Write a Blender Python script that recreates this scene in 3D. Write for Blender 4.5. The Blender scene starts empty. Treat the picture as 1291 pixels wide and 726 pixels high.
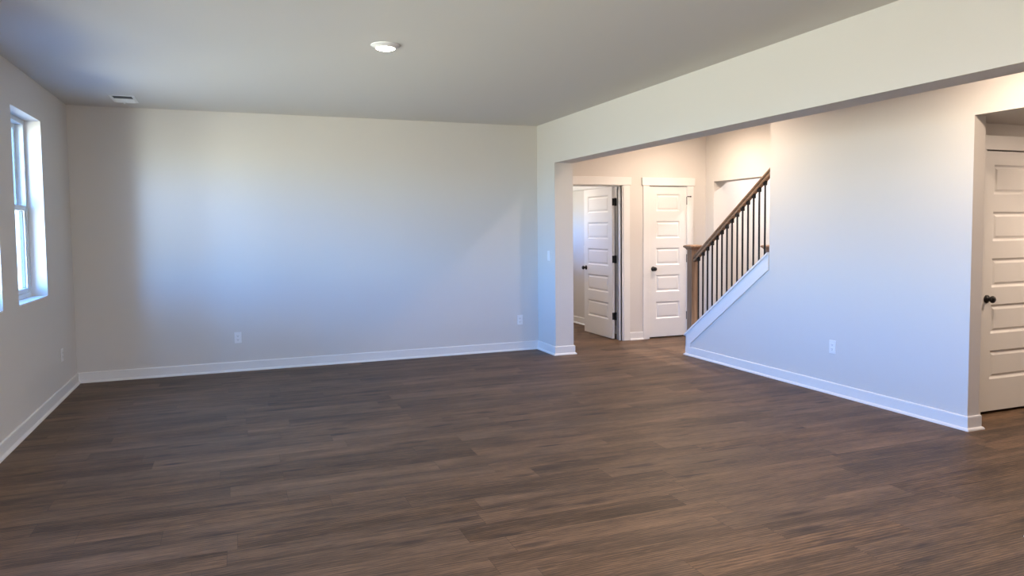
import bpy, bmesh, math
from mathutils import Vector, Matrix
S = bpy.context.scene
C = S.collection

# ------------------------------------------------------------------ camera
F_PX, CY = 908.49, 337.68
PITCH, ROLL, YAW, CAMH = -0.05392, -0.00989, 0.36857, 1.4878
cam_d = bpy.data.cameras.new('camera')
cam = bpy.data.objects.new('camera', cam_d); C.objects.link(cam); S.camera = cam
cam_d.sensor_width = 36.0; cam_d.lens = F_PX / 1291 * 36
cam_d.shift_y = -(363 - CY) / 1291
cam_d.clip_start = 0.05
Fv = Vector((math.sin(YAW)*math.cos(PITCH), math.cos(YAW)*math.cos(PITCH), math.sin(PITCH)))
R0 = Vector((math.cos(YAW), -math.sin(YAW), 0)); U0 = R0.cross(Fv)
Rv = math.cos(ROLL)*R0 + math.sin(ROLL)*U0; Uv = -math.sin(ROLL)*R0 + math.cos(ROLL)*U0
M = Matrix((Rv, Uv, -Fv)).transposed().to_4x4(); M.translation = (0, 0, CAMH)
cam.matrix_world = M

# ------------------------------------------------------------------ world
SKY = 10.0
GROUND = 4.0
w = bpy.data.worlds.new('daylight'); S.world = w; w.use_nodes = True
nt = w.node_tree; nt.nodes.clear()
tc = nt.nodes.new('ShaderNodeTexCoord'); sx = nt.nodes.new('ShaderNodeSeparateXYZ')
mr = nt.nodes.new('ShaderNodeMapRange'); mr.inputs['From Min'].default_value = -1
rp = nt.nodes.new('ShaderNodeValToRGB'); bg = nt.nodes.new('ShaderNodeBackground'); wo = nt.nodes.new('ShaderNodeOutputWorld')
nt.links.new(tc.outputs['Generated'], sx.inputs[0]); nt.links.new(sx.outputs['Z'], mr.inputs['Value'])
nt.links.new(mr.outputs[0], rp.inputs[0]); nt.links.new(rp.outputs[0], bg.inputs[0]); nt.links.new(bg.outputs[0], wo.inputs[0])
def ramp(r, stops):
    e = r.color_ramp.elements
    while len(e) > 1: e.remove(e[-1])
    e[0].position = stops[0][0]; e[0].color = (*stops[0][1], 1)
    for p, c in stops[1:]:
        k = e.new(p); k.color = (*c, 1)
def zz(deg): return (math.sin(math.radians(deg)) + 1) / 2
g = GROUND / SKY
ramp(rp, [(zz(-90), (.02*g, .04*g, .09*g)), (zz(-58), (.03*g, .05*g, .11*g)), (zz(-42), (.05*g, .085*g, .18*g)), (zz(-32), (.13*g, .19*g, .31*g)), (zz(-24), (1.08*g, 1.09*g, .96*g)),
          (zz(-10), (1.0*g, 1.0*g, .86*g)), (zz(-1), (.9*g, .95*g, .90*g)), (zz(2), (.38, .60, .84)),
          (zz(6), (.14, .40, .97)), (zz(14), (.13, .38, .97)), (zz(18), (.05, .15, .36)), (zz(40), (.03, .09, .20)), (zz(90), (.04, .13, .45))])
# brighter and darker stretches along the horizon, set by direction to shape the window light
at = nt.nodes.new('ShaderNodeMath'); at.operation = 'ARCTAN2'
ng = [nt.nodes.new('ShaderNodeMath') for _ in range(2)]
for n_, s_ in zip(ng, ('X', 'Y')):
    n_.operation = 'MULTIPLY'; n_.inputs[1].default_value = -1; nt.links.new(sx.outputs[s_], n_.inputs[0])
nt.links.new(ng[0].outputs[0], at.inputs[0]); nt.links.new(ng[1].outputs[0], at.inputs[1])
mz = nt.nodes.new('ShaderNodeMapRange'); mz.inputs['From Min'].default_value = -math.pi; mz.inputs['From Max'].default_value = math.pi
nt.links.new(at.outputs[0], mz.inputs['Value'])
ra = nt.nodes.new('ShaderNodeValToRGB'); nt.links.new(mz.outputs[0], ra.inputs[0])
def az(d): return (d + 180) / 360
ramp(ra, [(az(a_), (v_/8, v_/8, v_/8)) for a_, v_ in ((-180, .02), (-150, .02), (-100, .4), (-30, .5), (-10, .4), (18, .15), (25, .2), (28, 1.1), (38, .9), (60, .85), (90, 1.0), (115, .85), (145, .03), (180, .02))])
ml = nt.nodes.new('ShaderNodeMath'); ml.operation = 'MULTIPLY'; ml.inputs[1].default_value = SKY*8
nt.links.new(ra.outputs[0], ml.inputs[0]); nt.links.new(ml.outputs[0], bg.inputs[1])
S.view_settings.view_transform = 'Standard'; S.view_settings.look = 'None'
S.view_settings.gamma = 1; S.view_settings.use_curve_mapping = False
S.view_settings.exposure = 2.62
S.cycles.max_bounces = 14; S.cycles.diffuse_bounces = 8; S.cycles.glossy_bounces = 4
S.cycles.transparent_max_bounces = 12; S.cycles.use_denoising = True
S.cycles.caustics_reflective = False; S.cycles.caustics_refractive = False
S.cycles.sample_clamp_indirect = 6

# ------------------------------------------------------------------ main dimensions (metres)
XL, YB, H = -1.483, 8.181, 2.74          # left wall, back wall, ceiling
XR, XR2, YP, ZB = 3.502, 3.735, 7.664, 2.251   # beam / pillar
XS, XS2, YK, YW, YO = 4.914, 5.03, 7.07, 5.695, 3.615   # stair side wall
YH, XF = 8.30, 6.065                     # door wall of the foyer, far wall beside the stairs
YR = -2.2                                # wall behind the camera
XE = 8.5
WINS = [(6.24, 7.12), (4.96, 5.84), (3.0, 3.88), (1.72, 2.60)]
WZ0, WZ1 = .95, 2.43
DOORH = 2.05
FILL_DOOR = (1.0, 1.9)                      # unseen glazed door added behind the camera for front daylight

def portal(loc, rot, sx_, sy_):
    l = bpy.data.lights.new('window_portal', 'AREA'); l.shape = 'RECTANGLE'; l.size = sx_; l.size_y = sy_
    l.cycles.is_portal = True
    o = bpy.data.objects.new('window_portal', l); C.objects.link(o); o.location = loc; o.rotation_euler = rot
for y0, y1 in WINS:
    portal((XL - .26, (y0+y1)/2, (WZ0+WZ1)/2), (math.radians(90), 0, math.radians(-90)), y1-y0+.1, WZ1-WZ0+.1)
portal(((FILL_DOOR[0]+FILL_DOOR[1])/2, YR - .2, 1.1), (math.radians(90), 0, 0), FILL_DOOR[1]-FILL_DOOR[0], 2.1)
portal((2.5, 10.6, 1.5), (math.radians(90), 0, math.radians(-90)), 1.4, 1.5)

# ------------------------------------------------------------------ materials
def mat(name, col, rough=.6, bump=0, bscale=200, metal=0, spec=.5, vary=0):
    m = bpy.data.materials.new(name); m.use_nodes = True; t = m.node_tree; b = t.nodes['Principled BSDF']
    b.inputs['Roughness'].default_value = rough; b.inputs['Metallic'].default_value = metal
    b.inputs['Specular IOR Level'].default_value = spec
    co = t.nodes.new('ShaderNodeTexCoord')
    n = t.nodes.new('ShaderNodeTexNoise'); n.inputs['Scale'].default_value = bscale; n.inputs['Detail'].default_value = 3
    t.links.new(co.outputs['Object'], n.inputs['Vector'])
    mx = t.nodes.new('ShaderNodeMix'); mx.data_type = 'RGBA'
    mx.inputs['A'].default_value = (*[c*(1-vary) for c in col], 1); mx.inputs['B'].default_value = (*[min(1, c*(1+vary)) for c in col], 1)
    t.links.new(n.outputs['Fac'], mx.inputs['Factor']); t.links.new(mx.outputs['Result'], b.inputs['Base Color'])
    if bump:
        bp = t.nodes.new('ShaderNodeBump'); bp.inputs['Strength'].default_value = bump; bp.inputs['Distance'].default_value = .002
        t.links.new(n.outputs['Fac'], bp.inputs['Height']); t.links.new(bp.outputs[0], b.inputs['Normal'])
    return m
def emis(name, col, s):
    m = bpy.data.materials.new(name); m.use_nodes = True; t = m.node_tree; t.nodes.clear()
    e = t.nodes.new('ShaderNodeEmission'); e.inputs[0].default_value = (*col, 1); e.inputs[1].default_value = s
    o = t.nodes.new('ShaderNodeOutputMaterial'); t.links.new(e.outputs[0], o.inputs[0]); return m
M_WALL = mat('wall_paint', (.655, .63, .60), .75, .12, 160, vary=.01, spec=.3)
M_CEIL = mat('ceiling_paint', (.66, .64, .61), .9, .12, 120, vary=.01, spec=.2)
M_TRIM = mat('white_trim_paint', (.77, .765, .755), .38, .03, 90)
M_DOOR = mat('white_door_paint', (.76, .755, .745), .42, .05, 120)
M_VINYL = mat('white_vinyl', (.62, .66, .68), .4)
M_PLATE = mat('white_plastic', (.80, .80, .80), .3)
M_SLOT = mat('dark_slot', (.05, .05, .05), .6)
M_BLACK = mat('black_metal', (.012, .012, .013), .38, metal=.3)
M_DUCT = mat('duct_shadow', (.10, .11, .12), .7)
M_BEAD = mat('grey_glazing_bead', (.16, .20, .24), .5)
M_GAP = mat('door_gap_shade', (.02, .015, .012), .8)  # near-black painted in for the shade behind closed doors

def wood(name, c0, c1, axis='Z', scale=1.0, rough=.45):
    m = bpy.data.materials.new(name); m.use_nodes = True; t = m.node_tree; b = t.nodes['Principled BSDF']
    co = t.nodes.new('ShaderNodeTexCoord'); mp = t.nodes.new('ShaderNodeMapping')
    s = {'X': (2, 60, 60), 'Y': (60, 3, 60), 'Z': (60, 60, 3)}[axis]
    mp.inputs['Scale'].default_value = [v*scale for v in s]
    n = t.nodes.new('ShaderNodeTexNoise'); n.inputs['Scale'].default_value = 1; n.inputs['Detail'].default_value = 6; n.inputs['Distortion'].default_value = .6
    r = t.nodes.new('ShaderNodeValToRGB'); ramp(r, [(.3, c0), (.7, c1)])
    t.links.new(co.outputs['Object'], mp.inputs[0]); t.links.new(mp.outputs[0], n.inputs['Vector'])
    t.links.new(n.outputs['Fac'], r.inputs[0]); t.links.new(r.outputs[0], b.inputs['Base Color'])
    b.inputs['Roughness'].default_value = rough
    return m
M_NEWEL = wood('stained_oak_post', (.15, .088, .052), (.30, .19, .12), 'Z')
M_RAIL = wood('stained_oak_rail', (.15, .085, .048), (.31, .19, .115), 'Y')

def floor_mat():
    m = bpy.data.materials.new('wood_plank_floor'); m.use_nodes = True; t = m.node_tree; b = t.nodes['Principled BSDF']
    N, L = t.nodes.new, t.links.new
    def mth(op, a, b_=None, c=None):
        n = N('ShaderNodeMath'); n.operation = op
        for i, v in enumerate((a, b_, c)):
            if v is None: continue
            if isinstance(v, (int, float)): n.inputs[i].default_value = v
            else: L(v, n.inputs[i])
        return n.outputs[0]
    co = N('ShaderNodeTexCoord'); s = N('ShaderNodeSeparateXYZ'); L(co.outputs['Object'], s.inputs[0])
    W_, L_ = .178, 1.22
    ry = mth('DIVIDE', s.outputs['Y'], W_); row = mth('FLOOR', ry); fy = mth('FRACT', ry)
    wn = N('ShaderNodeTexWhiteNoise'); wn.noise_dimensions = '1D'; L(row, wn.inputs['W'])
    rx = mth('ADD', mth('DIVIDE', s.outputs['X'], L_), mth('MULTIPLY', wn.outputs['Value'], 7.3))
    colm = mth('FLOOR', rx); fx = mth('FRACT', rx)
    cb = N('ShaderNodeCombineXYZ'); L(row, cb.inputs[0]); L(colm, cb.inputs[1])
    w2 = N('ShaderNodeTexWhiteNoise'); w2.noise_dimensions = '2D'; L(cb.outputs[0], w2.inputs['Vector'])
    sc = N('ShaderNodeSeparateColor'); L(w2.outputs['Color'], sc.inputs[0])
    off = N('ShaderNodeVectorMath'); off.operation = 'SCALE'; L(w2.outputs['Color'], off.inputs[0]); off.inputs['Scale'].default_value = 37.0
    pv = N('ShaderNodeVectorMath'); pv.operation = 'ADD'; L(co.outputs['Object'], pv.inputs[0]); L(off.outputs[0], pv.inputs[1])
    def noise(scale, sc_, det, dist=0, rough=.5):
        mp = N('ShaderNodeMapping'); mp.inputs['Scale'].default_value = scale; L(pv.outputs[0], mp.inputs[0])
        n = N('ShaderNodeTexNoise'); n.inputs['Scale'].default_value = sc_; n.inputs['Detail'].default_value = det
        n.inputs['Distortion'].default_value = dist; n.inputs['Roughness'].default_value = rough
        L(mp.outputs[0], n.inputs['Vector']); return n.outputs['Fac']
    broad = noise((1, 7, 1), 1.1, 3, .4)
    grain = noise((2.0, 34, 1), 2.2, 6, 1.2, .6)
    fine = noise((9, 190, 1), 2.0, 4, 0, .6)
    streak = noise((3.5, 95, 1), 1.6, 5, .3, .65)
    # cathedral figure: distorted bands along the plank
    mp = N('ShaderNodeMapping'); mp.inputs['Scale'].default_value = (1.1, 9, 1); L(pv.outputs[0], mp.inputs[0])
    wv = N('ShaderNodeTexWave'); wv.wave_type = 'RINGS'; wv.inputs['Scale'].default_value = 2.2; wv.inputs['Distortion'].default_value = 5; wv.inputs['Detail'].default_value = 3
    wv.inputs['Detail Scale'].default_value = 1.2
    L(mp.outputs[0], wv.inputs['Vector'])
    # knots and dark smudges
    mk = N('ShaderNodeMapping'); mk.inputs['Scale'].default_value = (2.0, 9.5, 1); L(pv.outputs[0], mk.inputs[0])
    vo = N('ShaderNodeTexVoronoi'); vo.inputs['Scale'].default_value = .85; L(mk.outputs[0], vo.inputs['Vector'])
    nd = noise((3, 16, 1), 2, 4, .5)
    kd = mth('ADD', vo.outputs['Distance'], mth('MULTIPLY', mth('SUBTRACT', nd, .5), .55))
    km = N('ShaderNodeMapRange'); km.inputs['From Min'].default_value = .02; km.inputs['From Max'].default_value = .27
    km.inputs['To Min'].default_value = 1; km.inputs['To Max'].default_value = 0; L(kd, km.inputs['Value'])
    v = mth('ADD', mth('MULTIPLY', broad, .50), mth('MULTIPLY', grain, .53))
    v = mth('ADD', v, mth('MULTIPLY', mth('SUBTRACT', wv.outputs['Fac'], .4), .13))
    v = mth('ADD', v, mth('MULTIPLY', mth('SUBTRACT', streak, .5), .42))
    v = mth('ADD', v, mth('MULTIPLY', mth('SUBTRACT', fine, .5), .42))
    v = mth('ADD', v, mth('MULTIPLY', mth('SUBTRACT', sc.outputs[0], .5), .085))
    r = N('ShaderNodeValToRGB'); L(v, r.inputs[0])
    ramp(r, [(.27, (.026, .0165, .010)), (.42, (.060, .037, .022)), (.52, (.106, .064, .037)), (.62, (.165, .099, .057)), (.80, (.28, .17, .10))])
    hs = N('ShaderNodeMix'); hs.data_type = 'RGBA'; L(mth('MULTIPLY', sc.outputs[1], .5), hs.inputs['Factor']); L(r.outputs[0], hs.inputs['A'])
    gr = N('ShaderNodeValToRGB'); L(v, gr.inputs[0]); ramp(gr, [(.25, (.05, .034, .024)), (.75, (.20, .135, .092))]); L(gr.outputs[0], hs.inputs['B'])
    kx = N('ShaderNodeMix'); kx.data_type = 'RGBA'; L(mth('MULTIPLY', km.outputs[0], .85), kx.inputs['Factor']); L(hs.outputs['Result'], kx.inputs['A'])
    kx.inputs['B'].default_value = (.028, .02, .018, 1)
    ey = mth('LESS_THAN', mth('MINIMUM', fy, mth('SUBTRACT', 1, fy)), .010)
    ex = mth('LESS_THAN', mth('MINIMUM', fx, mth('SUBTRACT', 1, fx)), .0012)
    seam = mth('MULTIPLY', mth('MAXIMUM', ey, ex), .45)
    sm = N('ShaderNodeMix'); sm.data_type = 'RGBA'; L(seam, sm.inputs['Factor']); L(kx.outputs['Result'], sm.inputs['A']); sm.inputs['B'].default_value = (.03, .02, .015, 1)
    L(sm.outputs['Result'], b.inputs['Base Color'])
    rr = N('ShaderNodeMapRange'); rr.inputs['To Min'].default_value = .42; rr.inputs['To Max'].default_value = .6; L(grain, rr.inputs['Value'])
    L(rr.outputs[0], b.inputs['Roughness']); b.inputs['Specular IOR Level'].default_value = .22
    bp = N('ShaderNodeBump'); bp.inputs['Strength'].default_value = .25; bp.inputs['Distance'].default_value = .001
    L(mth('SUBTRACT', mth('ADD', fine, grain), mth('MULTIPLY', seam, 3)), bp.inputs['Height']); L(bp.outputs[0], b.inputs['Normal'])
    return m
M_FLOOR = floor_mat()

M_GLASS = bpy.data.materials.new('window_glass'); M_GLASS.use_nodes = True
_t = M_GLASS.node_tree; _t.nodes.clear()
_a = _t.nodes.new('ShaderNodeBsdfTransparent'); _a.inputs[0].default_value = (.94, .965, .96, 1)
_g = _t.nodes.new('ShaderNodeBsdfGlossy'); _g.inputs['Roughness'].default_value = .02
_f = _t.nodes.new('ShaderNodeFresnel'); _f.inputs[0].default_value = 1.3
_m = _t.nodes.new('ShaderNodeMixShader'); _o = _t.nodes.new('ShaderNodeOutputMaterial')
_q = _t.nodes.new('ShaderNodeNewGeometry'); _s = _t.nodes.new('ShaderNodeMath'); _s.operation = 'SUBTRACT'; _s.inputs[0].default_value = 1
_p = _t.nodes.new('ShaderNodeMath'); _p.operation = 'MULTIPLY'     # only the outer faces of a pane reflect
_t.links.new(_q.outputs['Backfacing'], _s.inputs[1]); _t.links.new(_s.outputs[0], _p.inputs[0]); _t.links.new(_f.outputs[0], _p.inputs[1])
_t.links.new(_p.outputs[0], _m.inputs[0]); _t.links.new(_a.outputs[0], _m.inputs[1]); _t.links.new(_g.outputs[0], _m.inputs[2]); _t.links.new(_m.outputs[0], _o.inputs[0])

# ------------------------------------------------------------------ helpers
def box(bm, x0, y0, z0, x1, y1, z1, bev=0):
    b = bmesh.new() if bev else bm
    v = [b.verts.new(p) for p in ((x0,y0,z0),(x1,y0,z0),(x1,y1,z0),(x0,y1,z0),(x0,y0,z1),(x1,y0,z1),(x1,y1,z1),(x0,y1,z1))]
    for f in ((3,2,1,0),(4,5,6,7),(0,1,5,4),(1,2,6,5),(2,3,7,6),(3,0,4,7)): b.faces.new([v[i] for i in f])
    if bev:
        bmesh.ops.bevel(b, geom=b.edges[:], offset=bev, segments=2, affect='EDGES', profile=.5)
        merge(bm, b)
def merge(bm, b, mtx=None):
    if mtx is not None: bmesh.ops.transform(b, matrix=mtx, verts=b.verts[:])
    me = bpy.data.meshes.new('tmp'); b.to_mesh(me); b.free(); bm.from_mesh(me); bpy.data.meshes.remove(me)
def prism(bm, pts, axis, a0, a1):
    """extrude a closed 2-D outline along an axis; pts are the two other coordinates in order"""
    def P(p, a): return {'X': (a, p[0], p[1]), 'Y': (p[0], a, p[1]), 'Z': (p[0], p[1], a)}[axis]
    A = [bm.verts.new(P(p, a0)) for p in pts]; B = [bm.verts.new(P(p, a1)) for p in pts]
    n = len(pts)
    bm.faces.new(A[::-1]); bm.faces.new(B)
    for i in range(n): bm.faces.new((A[i], A[(i+1) % n], B[(i+1) % n], B[i]))
def lathe(bm, prof, n=32, mtx=None):
    b = bmesh.new(); rings = []
    for r, z in prof:
        if r < 1e-6: rings.append([b.verts.new((0, 0, z))])
        else: rings.append([b.verts.new((r*math.cos(2*math.pi*k/n), r*math.sin(2*math.pi*k/n), z)) for k in range(n)])
    for A, B in zip(rings, rings[1:]):
        for k in range(n):
            a, a2 = A[k % len(A)], A[(k+1) % len(A)]; c, c2 = B[k % len(B)], B[(k+1) % len(B)]
            vs = []
            for v in (a, a2, c2, c):
                if v not in vs: vs.append(v)
            if len(vs) > 2: b.faces.new(vs)
    for f in b.faces: f.smooth = True
    merge(bm, b, mtx)
def obj(name, bm, m, parent=None, smooth=False):
    me = bpy.data.meshes.new(name)
    bmesh.ops.recalc_face_normals(bm, faces=bm.faces[:])
    if smooth:
        for f in bm.faces: f.smooth = True
    bm.to_mesh(me); bm.free()
    for k in (m if isinstance(m, (list, tuple)) else [m]): me.materials.append(k)
    o = bpy.data.objects.new(name, me); C.objects.link(o)
    if parent: o.parent = parent
    return o
def struct(name, bm, m, parent=None):
    o = obj(name, bm, m, parent)
    if not parent: o['kind'] = 'structure'
    return o
def empty(name, loc=(0,0,0), rz=0, label=None, cat=None, group=None, kind=None):
    o = bpy.data.objects.new(name, None); C.objects.link(o); o.location = loc; o.rotation_euler = (0, 0, rz)
    o.empty_display_size = .05
    if label: o['label'] = label
    if cat: o['category'] = cat
    if group: o['group'] = group
    if kind: o['kind'] = kind
    return o
def boxes(name, m, lst, parent=None, bev=0):
    bm = bmesh.new()
    for b in lst: box(bm, *b, bev=bev)
    return struct(name, bm, m, parent)
def copy_tree(root, loc, rz=None, label=None):
    r = root.copy(); C.objects.link(r); r.location = loc
    if rz is not None: r.rotation_euler = (0, 0, rz)
    if label: r['label'] = label
    for ch in root.children:
        c = ch.copy(); C.objects.link(c); c.parent = r
        for g_ in ch.children:
            d = g_.copy(); C.objects.link(d); d.parent = c
    return r

# ------------------------------------------------------------------ shell
fl = boxes('floor', M_FLOOR, [(XL-.3, YR-.3, -.12, XE+.2, 12.4, 0)])
SY0, SY1 = 3.95, 6.6                      # stairwell hole in the ceiling
boxes('ceiling', M_CEIL, [(XL-.3, YR-.3, H, XS2, 12.4, H+.14), (XF, YR-.3, H, XE+.2, 12.4, H+.14),
                          (XS2, YR-.3, H, XF, SY0, H+.14), (XS2, SY1, H, XF, 12.4, H+.14),
                          (XS2-.1, SY0-.1, 5.2, XF+.1, SY1+.1, 5.3)])
boxes('wall_stairwell', M_WALL, [(XS2-.1, SY0-.1, H+.14, XS2, SY1+.1, 5.2), (XF, SY0-.1, H+.14, XF+.1, SY1+.1, 5.2),
                                 (XS2, SY0-.1, H+.14, XF, SY0, 5.2), (XS2, SY1, H+.14, XF, SY1+.1, 5.2)])
# left wall with its windows
TW = .22
lst = []
ys = [YR-.3] + sum([[a, b] for a, b in sorted(WINS)], []) + [YB+.12]
for i in range(0, len(ys), 2): lst.append((XL-TW, ys[i], 0, XL, ys[i+1], H))
for a, b in WINS: lst += [(XL-TW, a, 0, XL, b, WZ0), (XL-TW, a, WZ1, XL, b, H)]
boxes('wall_left', M_WALL, lst)
boxes('wall_back', M_WALL, [(XL-TW, YB, 0, XR, YB+.12, H)])
boxes('wall_beam', M_WALL, [(XR, YP, 0, XR2, YH+.12, H), (XR, 2.23, ZB, XR2, YP, H), (XR, YR, 0, XR2, 2.23, H)])
boxes('wall_rear', M_WALL, [(XL-.3, YR-.12, 0, FILL_DOOR[0], YR, H), (FILL_DOOR[1], YR-.12, 0, XE+.1, YR, H), (FILL_DOOR[0], YR-.12, 2.12, FILL_DOOR[1], YR, H)])
# wall beside the stairs: full height part, sloped knee part, header over the passage opening
SL = .71
def zk(y): return .788 + SL*(6.3 - y)
bm = bmesh.new()
prism(bm, [(YO, 0), (YK, 0), (YK, zk(YK)), (YW, zk(YW)), (YW, H), (YO, H)], 'X', XS, XS2)
box(bm, XS, 2.45, 2.26, XS2, YO, H); box(bm, XS, YR, 0, XS2, 2.45, H)
struct('wall_right', bm, M_WALL)
# foyer door wall
D1 = (3.935, 4.755); D2 = (5.163, 5.765)
boxes('wall_foyer', M_WALL, [(XR2-.05, YH, 0, D1[0], YH+.12, H), (D1[0], YH, DOORH, D1[1], YH+.12, H), (D1[1], YH, 0, D2[0], YH+.12, H),
                             (D2[0], YH, DOORH, D2[1], YH+.12, H), (D2[1], YH, 0, XE, YH+.12, H)])
# far wall beside the stairs, opening with a header
boxes('wall_far', M_WALL, [(XF, 8.12, 0, XF+.225, YH, H), (XF, 6.78, 2.10, XF+.225, 8.12, H), (XF, 3.99, 0, XF+.225, 6.78, H)])
boxes('wall_side', M_WALL, [(XE, YR-.1, 0, XE+.1, 12.4, H)])
boxes('wall_passage', M_WALL, [(XS2, 3.87, DOORH+.01, XE, 3.99, H), (XS2, 3.87, 0, 5.38, 3.99, H), (6.15, 3.87, 0, XE, 3.99, H)])
boxes('wall_landing', M_WALL, [(XS2, 3.99, 2.0, XF, 4.05, 2.9)])
boxes('ceiling_passage', M_CEIL, [(XS2, 2.4, 2.26, XE, 3.87, 2.30)])
# room behind the open door
boxes('wall_bedroom', M_WALL, [(5.02, YH+.12, 0, 5.12, 12.3, H), (1.9, 12.2, 0, 5.1, 12.3, H), (2.2, YB+.12, 0, 2.3, 9.9, H), (2.2, 11.3, 0, 2.3, 12.3, H),
                               (2.2, 9.9, 0, 2.3, 11.3, 1.5), (2.2, 9.9, 1.95, 2.3, 11.3, H), (D2[0]-.15, 9.0, 0, XE, 9.1, H)])
boxes('trim_1', M_TRIM, [(4.99, YH+.13, 2.075, 5.02, 12.2, H)])

# ------------------------------------------------------------------ baseboards
BH, BT = .095, .014
def base_prof(sgn):
    # outline (offset from wall, z): shoe moulding, face, eased top
    return [(0, 0), (.030, 0), (.029, .007), (.025, .014), (.018, .019), (BT, .021), (BT, BH), (BT-.002, BH+.006), (BT-.006, BH+.009), (0, BH+.009)]
def baseboard(name, runs):
    """runs: (axis, fixed, sign, a0, a1, m0, m1): board along an axis, standing off the wall at fixed in direction sign;
    m = 1 mitres an end round an outside corner, -1 into an inside corner"""
    bm = bmesh.new()
    for ax, fx, sg, a0, a1, m0, m1 in runs:
        P = base_prof(sg); rows = []
        for end, m in ((a0, -m0), (a1, m1)):
            rows.append([bm.verts.new((end+m*d, fx+sg*d, z) if ax == 'X' else (fx+sg*d, end+m*d, z)) for d, z in P])
        n = len(P); bm.faces.new(rows[0]); bm.faces.new(rows[1][::-1])
        for k in range(n): bm.faces.new((rows[0][k], rows[1][k], rows[1][(k+1) % n], rows[0][(k+1) % n]))
    return struct(name, bm, M_TRIM)
baseboard('baseboard_left', [('Y', XL, 1, YR, YB, 0, -1)])
baseboard('baseboard_back', [('X', YB, -1, XL, XR, -1, -1)])
baseboard('baseboard_beam', [('Y', XR, -1, YP, YB, 1, -1), ('X', YP, -1, XR, XR2, 1, 1), ('Y', XR2, 1, YP, YH, 1, -1),
                             ('Y', XR, -1, YR, 2.23, 0, 1), ('X', 2.23, 1, XR, XR2, 1, 1), ('Y', XR2, 1, YR, 2.23, 0, 1)])
baseboard('baseboard_right', [('Y', XS, -1, YO, YK, 1, 1), ('X', YO, -1, XS, XS2, 1, 1), ('X', YK, 1, XS, XS2, 1, 0), ('Y', XS, -1, YR, 2.45, 0, 1)])
baseboard('baseboard_foyer', [('X', YH, -1, D1[1]+.115, D2[0]-.095, 0, 0), ('X', YH, -1, D2[1]+.10, XF, 0, -1), ('X', YH, -1, XR2, D1[0]-.09, -1, 0), ('Y', XF, -1, 8.12, YH, 1, -1)])
baseboard('baseboard_bedroom', [('Y', 5.02, -1, YH+.13, 12.2, 0, 0)])
# board and cap on the sloped knee wall
bm = bmesh.new()
y0, y1 = YK+.02, YW+.005
prism(bm, [(y0, zk(y0)), (y1, zk(y1)), (y1, zk(y1)+.022), (y0, zk(y0)+.022)], 'X', XS-.026, XS2+.02)
struct('trim_2', bm, M_TRIM)
bm = bmesh.new()
d = .155
ym = YK - .085
prism(bm, [(YK+.012, .1), (ym, .1), (ym, zk(ym)-d), (YW, zk(YW)-d), (YW, zk(YW)-.001), (YK+.012, zk(YK+.012)-.001)], 'X', XS-.014, XS-.001)
box(bm, XS-.014, YK+.001, .1, XS2, YK+.013, zk(YK)-.012)
struct('trim_3', bm, M_TRIM)

# ------------------------------------------------------------------ doors
def panel_leaf(W, Hh, T, cuts, stile):
    """one moulded five panel leaf, x 0..W, z 0..Hh, y -T/2..T/2"""
    bm = bmesh.new()
    zs = [0]
    for a, b in cuts: zs += [a, b]
    zs.append(Hh)
    xs = [0, stile, W - stile, W]
    for s in (-1, 1):
        def q(x0, z0, x1, z1, y):
            vs = [bm.verts.new(p) for p in ((x0, y, z0), (x1, y, z0), (x1, y, z1), (x0, y, z1))]
            bm.faces.new(vs if s < 0 else vs[::-1])
        for i in range(3):
            for j in range(len(zs)-1):
                if i == 1 and j % 2 == 1:
                    x0, x1, z0, z1 = xs[1], xs[2], zs[j], zs[j+1]
                    rings = []
                    for ins, dep in ((0, 0), (.016, .011), (.024, .011), (.040, .004)):
                        y = s*(T/2 - dep)
                        rings.append([bm.verts.new(p) for p in ((x0+ins, y, z0+ins), (x1-ins, y, z0+ins), (x1-ins, y, z1-ins), (x0+ins, y, z1-ins))])
                    for A, B in zip(rings, rings[1:]):
                        for k in range(4):
                            f = [A[k], A[(k+1) % 4], B[(k+1) % 4], B[k]]
                            bm.faces.new(f if s < 0 else f[::-1])
                    bm.faces.new(rings[-1] if s < 0 else rings[-1][::-1])
                else:
                    q(xs[i], zs[j], xs[i+1], zs[j+1], s*T/2)
    h = T/2
    for vs in (((0,-h,0),(0,h,0),(0,h,Hh),(0,-h,Hh)), ((W,-h,0),(W,-h,Hh),(W,h,Hh),(W,h,0)), ((0,-h,0),(W,-h,0),(W,h,0),(0,h,0)), ((0,-h,Hh),(0,h,Hh),(W,h,Hh),(W,-h,Hh))):
        bm.faces.new([bm.verts.new(p) for p in vs])
    bmesh.ops.remove_doubles(bm, verts=bm.verts[:], dist=1e-5)
    return bm
CUTS = [(.245 + .361*k, .245 + .361*k + .228) for k in range(5)]
def knob_bm(sides=(-1, 1), T=.035):
    bm = bmesh.new()
    for s in sides:
        prof = [(0, 0), (.032, 0), (.032, .004), (.028, .009), (.013, .011), (.011, .026), (.014, .030), (.024, .037), (.028, .047), (.026, .056), (.018, .063), (0, .065)]
        mt = Matrix.Translation((0, s*T/2, 0)) @ Matrix.Rotation(math.radians(90 if s < 0 else -90), 4, 'X')
        lathe(bm, prof, 28, mt)
    return bm
def hinge_bm(h=.1):
    bm = bmesh.new()
    lathe(bm, [(0, -h/2-.006), (.004, -h/2-.005), (.0065, -h/2), (.0065, h/2), (.004, h/2+.005), (0, h/2+.006)], 14)
    return bm
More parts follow.
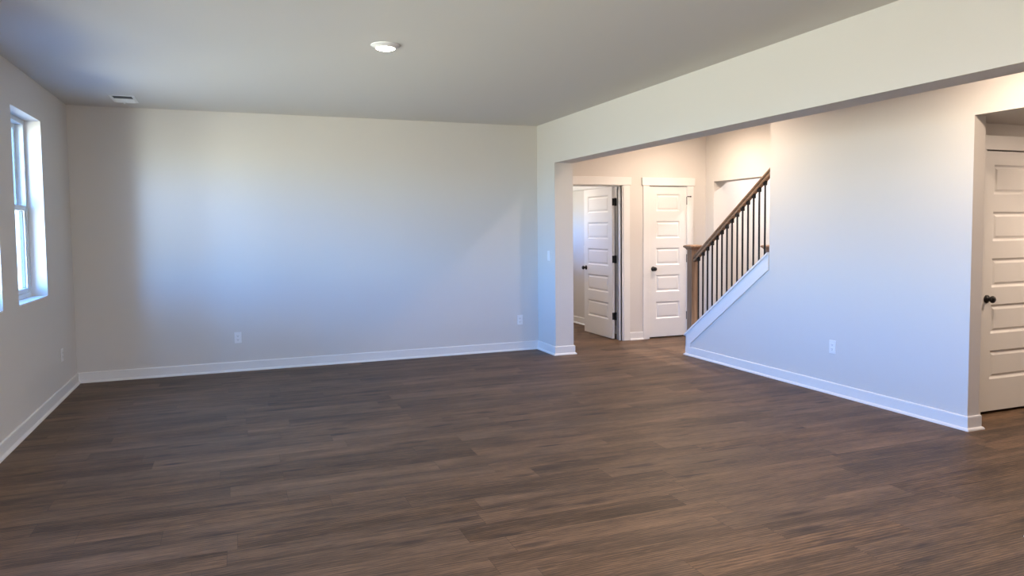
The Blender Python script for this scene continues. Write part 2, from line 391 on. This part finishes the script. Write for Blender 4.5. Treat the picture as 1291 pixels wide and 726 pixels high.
def casing(bm, x0, x1, y, side, sw=.092, head=.1, over=.02, z1=DOORH):
    """flat craftsman casing round an opening on a y = const wall; side = -1 faces the camera"""
    t = .016*side
    def bb(a, b, c, d_, e, f): box(bm, min(a, d_), min(b, e), c, max(a, d_), max(b, e), f, bev=.002)
    bb(x0-sw, y, 0, x0+.004, y+t, z1)
    bb(x1-.004, y, 0, x1+sw, y+t, z1)
    bb(x0-sw-over, y, z1-.004, x1+sw+over, y+t*1.4, z1+head)

# closed closet door
d2 = empty('door_2', (0, 0, 0), kind='structure')
bm = bmesh.new(); casing(bm, D2[0], D2[1], YH, -1); obj('casing', bm, M_TRIM, d2)
bm = bmesh.new()
box(bm, D2[0]-.001, YH-.002, 0, D2[0]+.006, YH+.12, DOORH); box(bm, D2[1]-.006, YH-.002, 0, D2[1]+.001, YH+.12, DOORH); box(bm, D2[0], YH-.002, DOORH-.008, D2[1], YH+.12, DOORH)
obj('jamb', bm, M_TRIM, d2)
lw = D2[1]-D2[0]-.018
b = panel_leaf(lw, 2.018, .035, CUTS, .105)
lf = obj('door_leaf', b, M_DOOR, d2); lf.location = (D2[0]+.009, YH+.022, .018)
bm = knob_bm(); kn = obj('knob', bm, M_BLACK, lf); kn.location = (.06, 0, .918)
for z in (.27, 1.05, 1.83):
    hg = obj('hinge', hinge_bm(), M_BLACK, lf); hg.location = (lw+.006, -.021, z)
bm = bmesh.new(); box(bm, 0, -.006, -.006, .045, .006, .006, bev=.002); lathe(bm, [(0, 0), (.009, 0), (.009, .012), (0, .014)], 16, Matrix.Translation((.045, -.006, 0)) @ Matrix.Rotation(math.radians(90), 4, 'X'))
hp = obj('hinge_stop', bm, M_BLACK, lf); hp.location = (lw+.004, -.034, 1.885)
bm = bmesh.new(); box(bm, D2[0], YH+.07, 0, D2[1], YH+.12, DOORH); obj('interior_shade', bm, M_GAP, d2)  # slab coloured dark for the unlit space behind the leaf

# open bedroom door
d1 = empty('door_1', (0, 0, 0), kind='structure')
bm = bmesh.new(); casing(bm, D1[0], D1[1]+.02, YH, -1); casing(bm, D1[0], D1[1], YH+.12, 1); obj('casing', bm, M_TRIM, d1)
bm = bmesh.new()
for x0, x1 in ((D1[0]-.001, D1[0]+.018), (D1[1], D1[1]+.021)): box(bm, x0, YH-.001, 0, x1, YH+.121, DOORH)
box(bm, D1[0], YH-.001, DOORH-.012, D1[1], YH+.121, DOORH)
box(bm, D1[1]-.011, YH+.03, 0, D1[1], YH+.075, DOORH-.012); box(bm, D1[0]+.018, YH+.03, 0, D1[0]+.029, YH+.075, DOORH-.012); box(bm, D1[0]+.02, YH+.03, DOORH-.023, D1[1], YH+.075, DOORH-.012)
obj('jamb', bm, M_TRIM, d1)
b = panel_leaf(.815, 2.018, .035, CUTS, .112)
lf = obj('door_leaf', b, M_DOOR, d1)
lf.location = (4.705, YH+.142, .012); lf.rotation_euler = (0, 0, math.radians(90))
kn = obj('knob', knob_bm(), M_BLACK, lf); kn.location = (.815-.06, 0, .918)
for z in (.30, 1.06, 1.82):
    bm = hinge_bm(.1)
    box(bm, -.016, -.0145, -.05, -.001, .021, .05, bev=.0015)
    hg = obj('hinge', bm, M_BLACK, lf); hg.location = (.0, -.030, z)
    bm = bmesh.new(); box(bm, -.003, -.0178, -.048, -.0006, .0178, .048, bev=.001)
    hl = obj('hinge_plate', bm, M_BLACK, lf); hl.location = (0, 0, z)

# passage door at the right edge
d3 = empty('door_3', (0, 0, 0), kind='structure')
bm = bmesh.new(); casing(bm, 5.38, 6.15, 3.87, -1, z1=DOORH+.012, head=.105); obj('casing', bm, M_TRIM, d3)
b = panel_leaf(.75, 2.025, .035, [(a+.005, c_+.005) for a, c_ in CUTS], .105)
lf = obj('door_leaf', b, M_DOOR, d3); lf.location = (5.385, 3.887, .024)
kn = obj('knob', knob_bm(), M_BLACK, lf); kn.location = (.055, 0, .885)
bm = bmesh.new(); box(bm, 5.38, 3.92, 0, 6.15, 3.985, DOORH+.01); obj('interior_shade', bm, M_GAP, d3)  # dark slab paints the shade in the gaps round the leaf

# added glazed door, out of view, sending daylight forward from behind the camera
d4 = empty('fill_door', (0, 0, 0), kind='structure')
bm = bmesh.new()
pw = (FILL_DOOR[1]-FILL_DOOR[0])/2
pw *= 2
for x in (FILL_DOOR[0],):
    for a in ((x, 0, x+.08, 2.12), (x+pw-.08, 0, x+pw, 2.12), (x, 0, x+pw, .1), (x, 2.02, x+pw, 2.12)):
        box(bm, a[0], YR-.09, a[1], a[2], YR-.04, a[3])
obj('frame', bm, M_VINYL, d4)
bm = bmesh.new(); box(bm, FILL_DOOR[0]+.05, YR-.068, .08, FILL_DOOR[1]-.05, YR-.062, 2.05); obj('glass', bm, M_GLASS, d4)

# ------------------------------------------------------------------ windows (single hung)
def window(n, y0, y1):
    w_ = empty('window_%d' % n, (0, 0, 0), kind='structure')
    xo, xi = XL-TW, XL-.118
    def rect(bm, a0, a1, z0, z1, fw, x0, x1, fb=None):
        fb = fb or fw
        for r in ((a0, z0, a0+fw, z1), (a1-fw, z0, a1, z1), (a0+fw, z0, a1-fw, z0+fb), (a0+fw, z1-fw, a1-fw, z1)):
            box(bm, x0, r[0], r[1], x1, r[2], r[3], bev=.002)
    bm = bmesh.new(); rect(bm, y0, y1, WZ0, WZ1, .038, xo, xi, .05)
    obj('window_frame', bm, M_VINYL, w_)
    zm = 1.70
    bm = bmesh.new(); rect(bm, y0+.034, y1-.034, zm-.02, WZ1-.034, .038, xo+.008, xo+.045); u = obj('upper_sash', bm, M_VINYL, w_)
    bm = bmesh.new(); box(bm, xo+.024, y0+.06, zm+.01, xo+.029, y1-.06, WZ1-.06); obj('glass', bm, M_GLASS, u)
    bm = bmesh.new(); rect(bm, y0+.034, y1-.034, WZ0+.045, zm+.022, .042, xo+.05, xi-.006); l_ = obj('lower_sash', bm, M_VINYL, w_)
    bm = bmesh.new(); box(bm, xo+.068, y0+.065, WZ0+.07, xo+.073, y1-.065, zm); obj('glass', bm, M_GLASS, l_)
    for sh, gx, z0, z1 in ((u, xo+.018, zm+.02, WZ1-.075), (l_, xo+.056, WZ0+.088, zm-.02)):
        bm = bmesh.new()
        for yy in (y0+.0735, y1-.0815): box(bm, gx, yy, z0, gx+.026, yy+.006, z1)
        obj('glazing_bead', bm, M_BEAD, sh)
    bm = bmesh.new(); box(bm, xi-.03, (y0+y1)/2-.03, zm+.022, xi-.01, (y0+y1)/2+.03, zm+.034, bev=.003); obj('sash_lock', bm, M_VINYL, l_)
    bm = bmesh.new(); box(bm, xi, y0, WZ0, XL, y1, WZ0+.012, bev=.002); obj('window_sill', bm, M_TRIM, w_)
for i, (a, b_) in enumerate(WINS): window(i+1, a, b_)

# ------------------------------------------------------------------ staircase
st = empty('staircase', (XS2, 7.0, 0), label='carpetless staircase rising behind the sloped white-capped wall', cat='staircase')
RISE, RUN = .19, .268
for k in range(11):
    y = -k*RUN; z = (k+1)*RISE
    wd_ = .885 if k == 0 else XF-XS2-.002     # the first step stops at the far newel
    bm = bmesh.new(); box(bm, .002, y-RUN-.02, z-.03, wd_, y+.025, z, bev=.004); obj('tread', bm, M_RAIL, st)
    bm = bmesh.new(); box(bm, .002, y-.018, z-RISE, wd_, y, z-.03); obj('riser', bm, M_TRIM, st)
st['label'] = 'stained wood stair treads and white risers climbing behind the sloped knee wall'

# railing
XC = 4.972
rl = empty('stair_railing', (XC, 7.045, zk(7.045)+.022), label='stair railing with stained oak handrail and square newel over black iron balusters', cat='railing')
def loc(bm):  # world coordinates -> railing's own
    bmesh.ops.translate(bm, verts=bm.verts[:], vec=-Vector(rl.location)); return bm
def newel(bm, cx, cy, top, zb0=None, hw=.045):
    y0, y1 = cy-hw, cy+hw
    if zb0 is None: pts = [(y0, zk(y0)+.022), (y1, zk(y1)+.022), (y1, top-.03), (y0, top-.03)]
    else: pts = [(y0, zb0), (y1, zb0), (y1, top-.03), (y0, top-.03)]
    prism(bm, pts, 'X', cx-hw, cx+hw)
def newel_cap(bm, cx, cy, top, hw=.045):
    rings = []
    for d_, z in ((0, -.062), (.006, -.058), (.010, -.048), (.020, -.036), (.030, -.030), (.034, -.026), (.034, -.012), (.026, -.006), (.0, 0)):
        e = hw + d_
        rings.append([bm.verts.new(p) for p in ((cx-e, cy-e, top+z), (cx+e, cy-e, top+z), (cx+e, cy+e, top+z), (cx-e, cy+e, top+z))])
    for A, B in zip(rings, rings[1:]):
        for k in range(4): bm.faces.new((A[k], A[(k+1) % 4], B[(k+1) % 4], B[k]))
    bm.faces.new(rings[0][::-1]); bm.faces.new(rings[-1])
bm = bmesh.new(); newel(bm, XC, 7.045, 1.285); nw = obj('newel_post', loc(bm), M_NEWEL, rl)
bm = bmesh.new(); newel_cap(bm, XC, 7.045, 1.285); obj('newel_cap', loc(bm), M_NEWEL, nw)
def zr(y): return 1.600 + .722*(6.39 - y)   # top of the handrail
# handrail: moulded section swept up the slope
prof = [(-.022, -.066), (.022, -.066), (.024, -.050), (.018, -.042), (.018, -.034), (.029, -.026), (.031, -.014), (.026, -.004), (.012, 0), (-.012, 0), (-.026, -.004), (-.031, -.014), (-.029, -.026), (-.018, -.034), (-.018, -.042), (-.024, -.050)]
bm = bmesh.new(); ya, yb = 7.0, YW-.0
A = [bm.verts.new((XC+x, ya, zr(ya)+z*1.08)) for x, z in prof]; B = [bm.verts.new((XC+x, yb, zr(yb)+z*1.08)) for x, z in prof]
bm.faces.new(A); bm.faces.new(B[::-1])
for i in range(len(prof)): bm.faces.new((A[i], B[i], B[(i+1) % len(prof)], A[(i+1) % len(prof)]))
obj('handrail', loc(bm), M_RAIL, rl)
for k in range(14):
    y = 6.932 - k*.0848
    zb_, zt = zk(y)+.018, zr(y)-.068
    bm = bmesh.new(); box(bm, XC-.0072, y-.0072, zb_, XC+.0072, y+.0072, zt+.004, bev=.0015)
    bl = obj('baluster', loc(bm), M_BLACK, rl)
    bm = bmesh.new(); e = .0145
    prism(bm, [(y+e, zr(y+e)-.070), (y-e, zr(y-e)-.070), (y-e, zr(y)-.100), (y-e*.75, zr(y)-.108), (y+e*.75, zr(y)-.108), (y+e, zr(y)-.100)], 'X', XC-e, XC+e)
    obj('baluster_shoe', loc(bm), M_BLACK, bl)
NX, NY = 5.965, 6.90
np_ = empty('newel_post', (NX, NY, 0), label='short oak newel post on the far side of the stairs, half hidden by the wall', cat='newel post')
bm = bmesh.new(); newel(bm, 0, 0, 1.27, 0.0); obj('post', bm, M_NEWEL, np_)
bm = bmesh.new(); newel_cap(bm, 0, 0, 1.27); obj('cap', bm, M_NEWEL, np_)

# ------------------------------------------------------------------ outlets and switches
def outlet(name, loc_, rz, label, cat, kind='outlet', wd=.072, ht=.118, gang=1):
    """plate in local x-z plane, facing local -y"""
    t = empty(name, loc_, rz, label, cat)
    bm = bmesh.new(); box(bm, -wd/2, -.006, -ht/2, wd/2, 0, ht/2, bev=.0022); obj('plate', bm, M_PLATE, t)
    if kind == 'outlet':
        for s in (-1, 1):
            bm = bmesh.new(); box(bm, -.0165, -.0082, s*.0195-.0145, .0165, -.005, s*.0195+.0145, bev=.003)
            sk = obj('socket', bm, M_PLATE, t)
            bm = bmesh.new(); z = s*.0195
            box(bm, -.0085, -.0086, z-.003, -.0063, -.0078, z+.007); box(bm, .0063, -.0086, z-.003, .0085, -.0078, z+.006)
            lathe(bm, [(0, 0), (.0028, 0), (.0028, .0008), (0, .0008)], 12, Matrix.Translation((0, -.0078, z-.009)) @ Matrix.Rotation(math.radians(90), 4, 'X'))
            obj('slots', bm, M_SLOT, sk)
    else:
        for g_ in range(gang):
            cx = (g_-(gang-1)/2)*.046
            bm = bmesh.new(); box(bm, cx-.0165, -.0078, -.033, cx+.0165, -.005, .033, bev=.001)
            rk = obj('rocker', bm, M_PLATE, t)
            bm = bmesh.new(); prism(bm, [(-.0078, -.031), (-.0125, -.031), (-.009, 0), (-.0078, .031)], 'X', cx-.0145, cx+.0145); obj('paddle', bm, M_PLATE, rk)
    return t
PI = math.pi
outlet('wall_outlet', (.018, YB, .36), 0, 'white duplex outlet low on the long back wall, left of its middle', 'outlet')
outlet('wall_outlet', (3.257, YB, .374), 0, 'white duplex outlet low on the back wall beside the beam pillar corner', 'outlet')
outlet('wall_outlet', (XL, 7.545, .385), PI/2, 'outlet low on the left wall between the window and the back corner', 'outlet')
outlet('wall_outlet', (XS, 4.876, .42), -PI/2, 'white duplex outlet on the blue-lit wall below the staircase', 'outlet')
outlet('light_switch', (XR, 7.84, 1.165), -PI/2, 'slim light switch on the narrow wall just left of the pillar edge', 'light switch', 'switch', .072, .118)
outlet('light_switch', (5.02, 9.86, 1.16), -PI/2, 'light switch on the wall seen through the open door, beside the door leaf', 'light switch', 'switch', .118, .118, 2)

# ------------------------------------------------------------------ ceiling vent
vt = empty('ceiling_vent', (-.915, 7.66, H), label='small white louvred air register in the ceiling near the left back corner', cat='ceiling vent')
bm = bmesh.new(); a, b_ = .105, .19
for r in ((-a, -b_, a, -b_+.024), (-a, b_-.024, a, b_), (-a, -b_+.024, -a+.024, b_-.024), (a-.024, -b_+.024, a, b_-.024)):
    box(bm, r[0], r[1], -.006, r[2], r[3], 0, bev=.002)
obj('frame', bm, M_PLATE, vt)
bm = bmesh.new(); box(bm, -a+.02, -b_+.02, -.001, a-.02, b_-.02, .0); obj('duct_shade', bm, M_DUCT, vt)  # flat dark sheet, the duct's shade put into its colour
for k in range(5):
    y = .012 + k*.036
    bm = bmesh.new(); prism(bm, [(y-.012, -.002), (y+.012, -.011), (y+.014, -.010), (y-.010, -.001)], 'X', -a+.022, a-.022); obj('louver', bm, M_PLATE, vt)
bm = bmesh.new(); box(bm, -a+.022, -.012, -.007, a-.022, 0, -.001); obj('divider', bm, M_PLATE, vt)
for k in range(3):
    y = -.125 + k*.036
    bm = bmesh.new(); prism(bm, [(y+.004, -.0015), (y-.004, -.004), (y-.005, -.003), (y+.003, -.001)], 'X', -a+.022, a-.022); obj('louver', bm, M_DUCT, vt)  # near louvers coloured dark to blend with the painted shade
bm = bmesh.new(); box(bm, -.02, b_-.03, -.020, -.012, b_-.004, -.005, bev=.001); obj('lever', bm, M_PLATE, vt)

# ------------------------------------------------------------------ ceiling lights
def downlight(loc_, label, power, col, r=.098):
    t = empty('ceiling_light', loc_, label=label, cat='ceiling light', group='recessed ceiling lights')
    bm = bmesh.new(); lathe(bm, [(r, 0), (r, -.003), (r-.006, -.007), (r*.78, -.012), (r*.70, -.022), (r*.66, -.024), (r*.63, -.020), (r*.62, 0)], 48); obj('trim_ring', bm, M_PLATE, t)
    e = emis('lamp_glow', col, power)
    bm = bmesh.new(); lathe(bm, [(r*.64, -.016), (r*.63, -.024), (r*.5, -.029), (r*.25, -.032), (0, -.033)], 40); obj('lens', bm, e, t)
    return t
WARM = (1.0, .77, .59)
downlight((1.0, 4.93, H), 'round glowing ceiling light in the middle of the main room ceiling', 22, (1, .84, .68))
downlight((4.25, 6.0, H), 'round warm ceiling light of the hallway behind the beam, near the stairs', 86, WARM)
downlight((4.30, 3.1, H), 'round warm ceiling light of the hallway beyond the beam, near the right passage', 100, WARM)
downlight((5.3, 7.4, H), 'round warm ceiling light of the foyer before the closet door', 120, WARM)
downlight((7.2, 7.4, H), 'round unseen fill light added over the side hall past the stairs', 230, (1, .90, .86))  # added fill, brightens the wall seen through the far opening
downlight((3.7, 9.5, H), 'round unseen fill light added in the room behind the open door', 130, (1, .84, .74))  # added fill for the open leaf and the wall beyond it
downlight((6.5, 2.9, 2.26), 'round unseen fill light added inside the right passage', 170, WARM)  # added fill to lift the passage door
downlight((5.55, 5.3, 5.2), 'round unseen fill light added at the top of the stairwell', 800, (1, .88, .80))  # added fill, brightens the far wall between the balusters
for x_, y_ in ((1.0, 1.4), (-.3, -.9), (1.2, -1.5)):
    downlight((x_, y_, H), 'round unseen fill light added in the main room behind the camera', 240, (1, .80, .64))  # added warm fill lamps, never in view
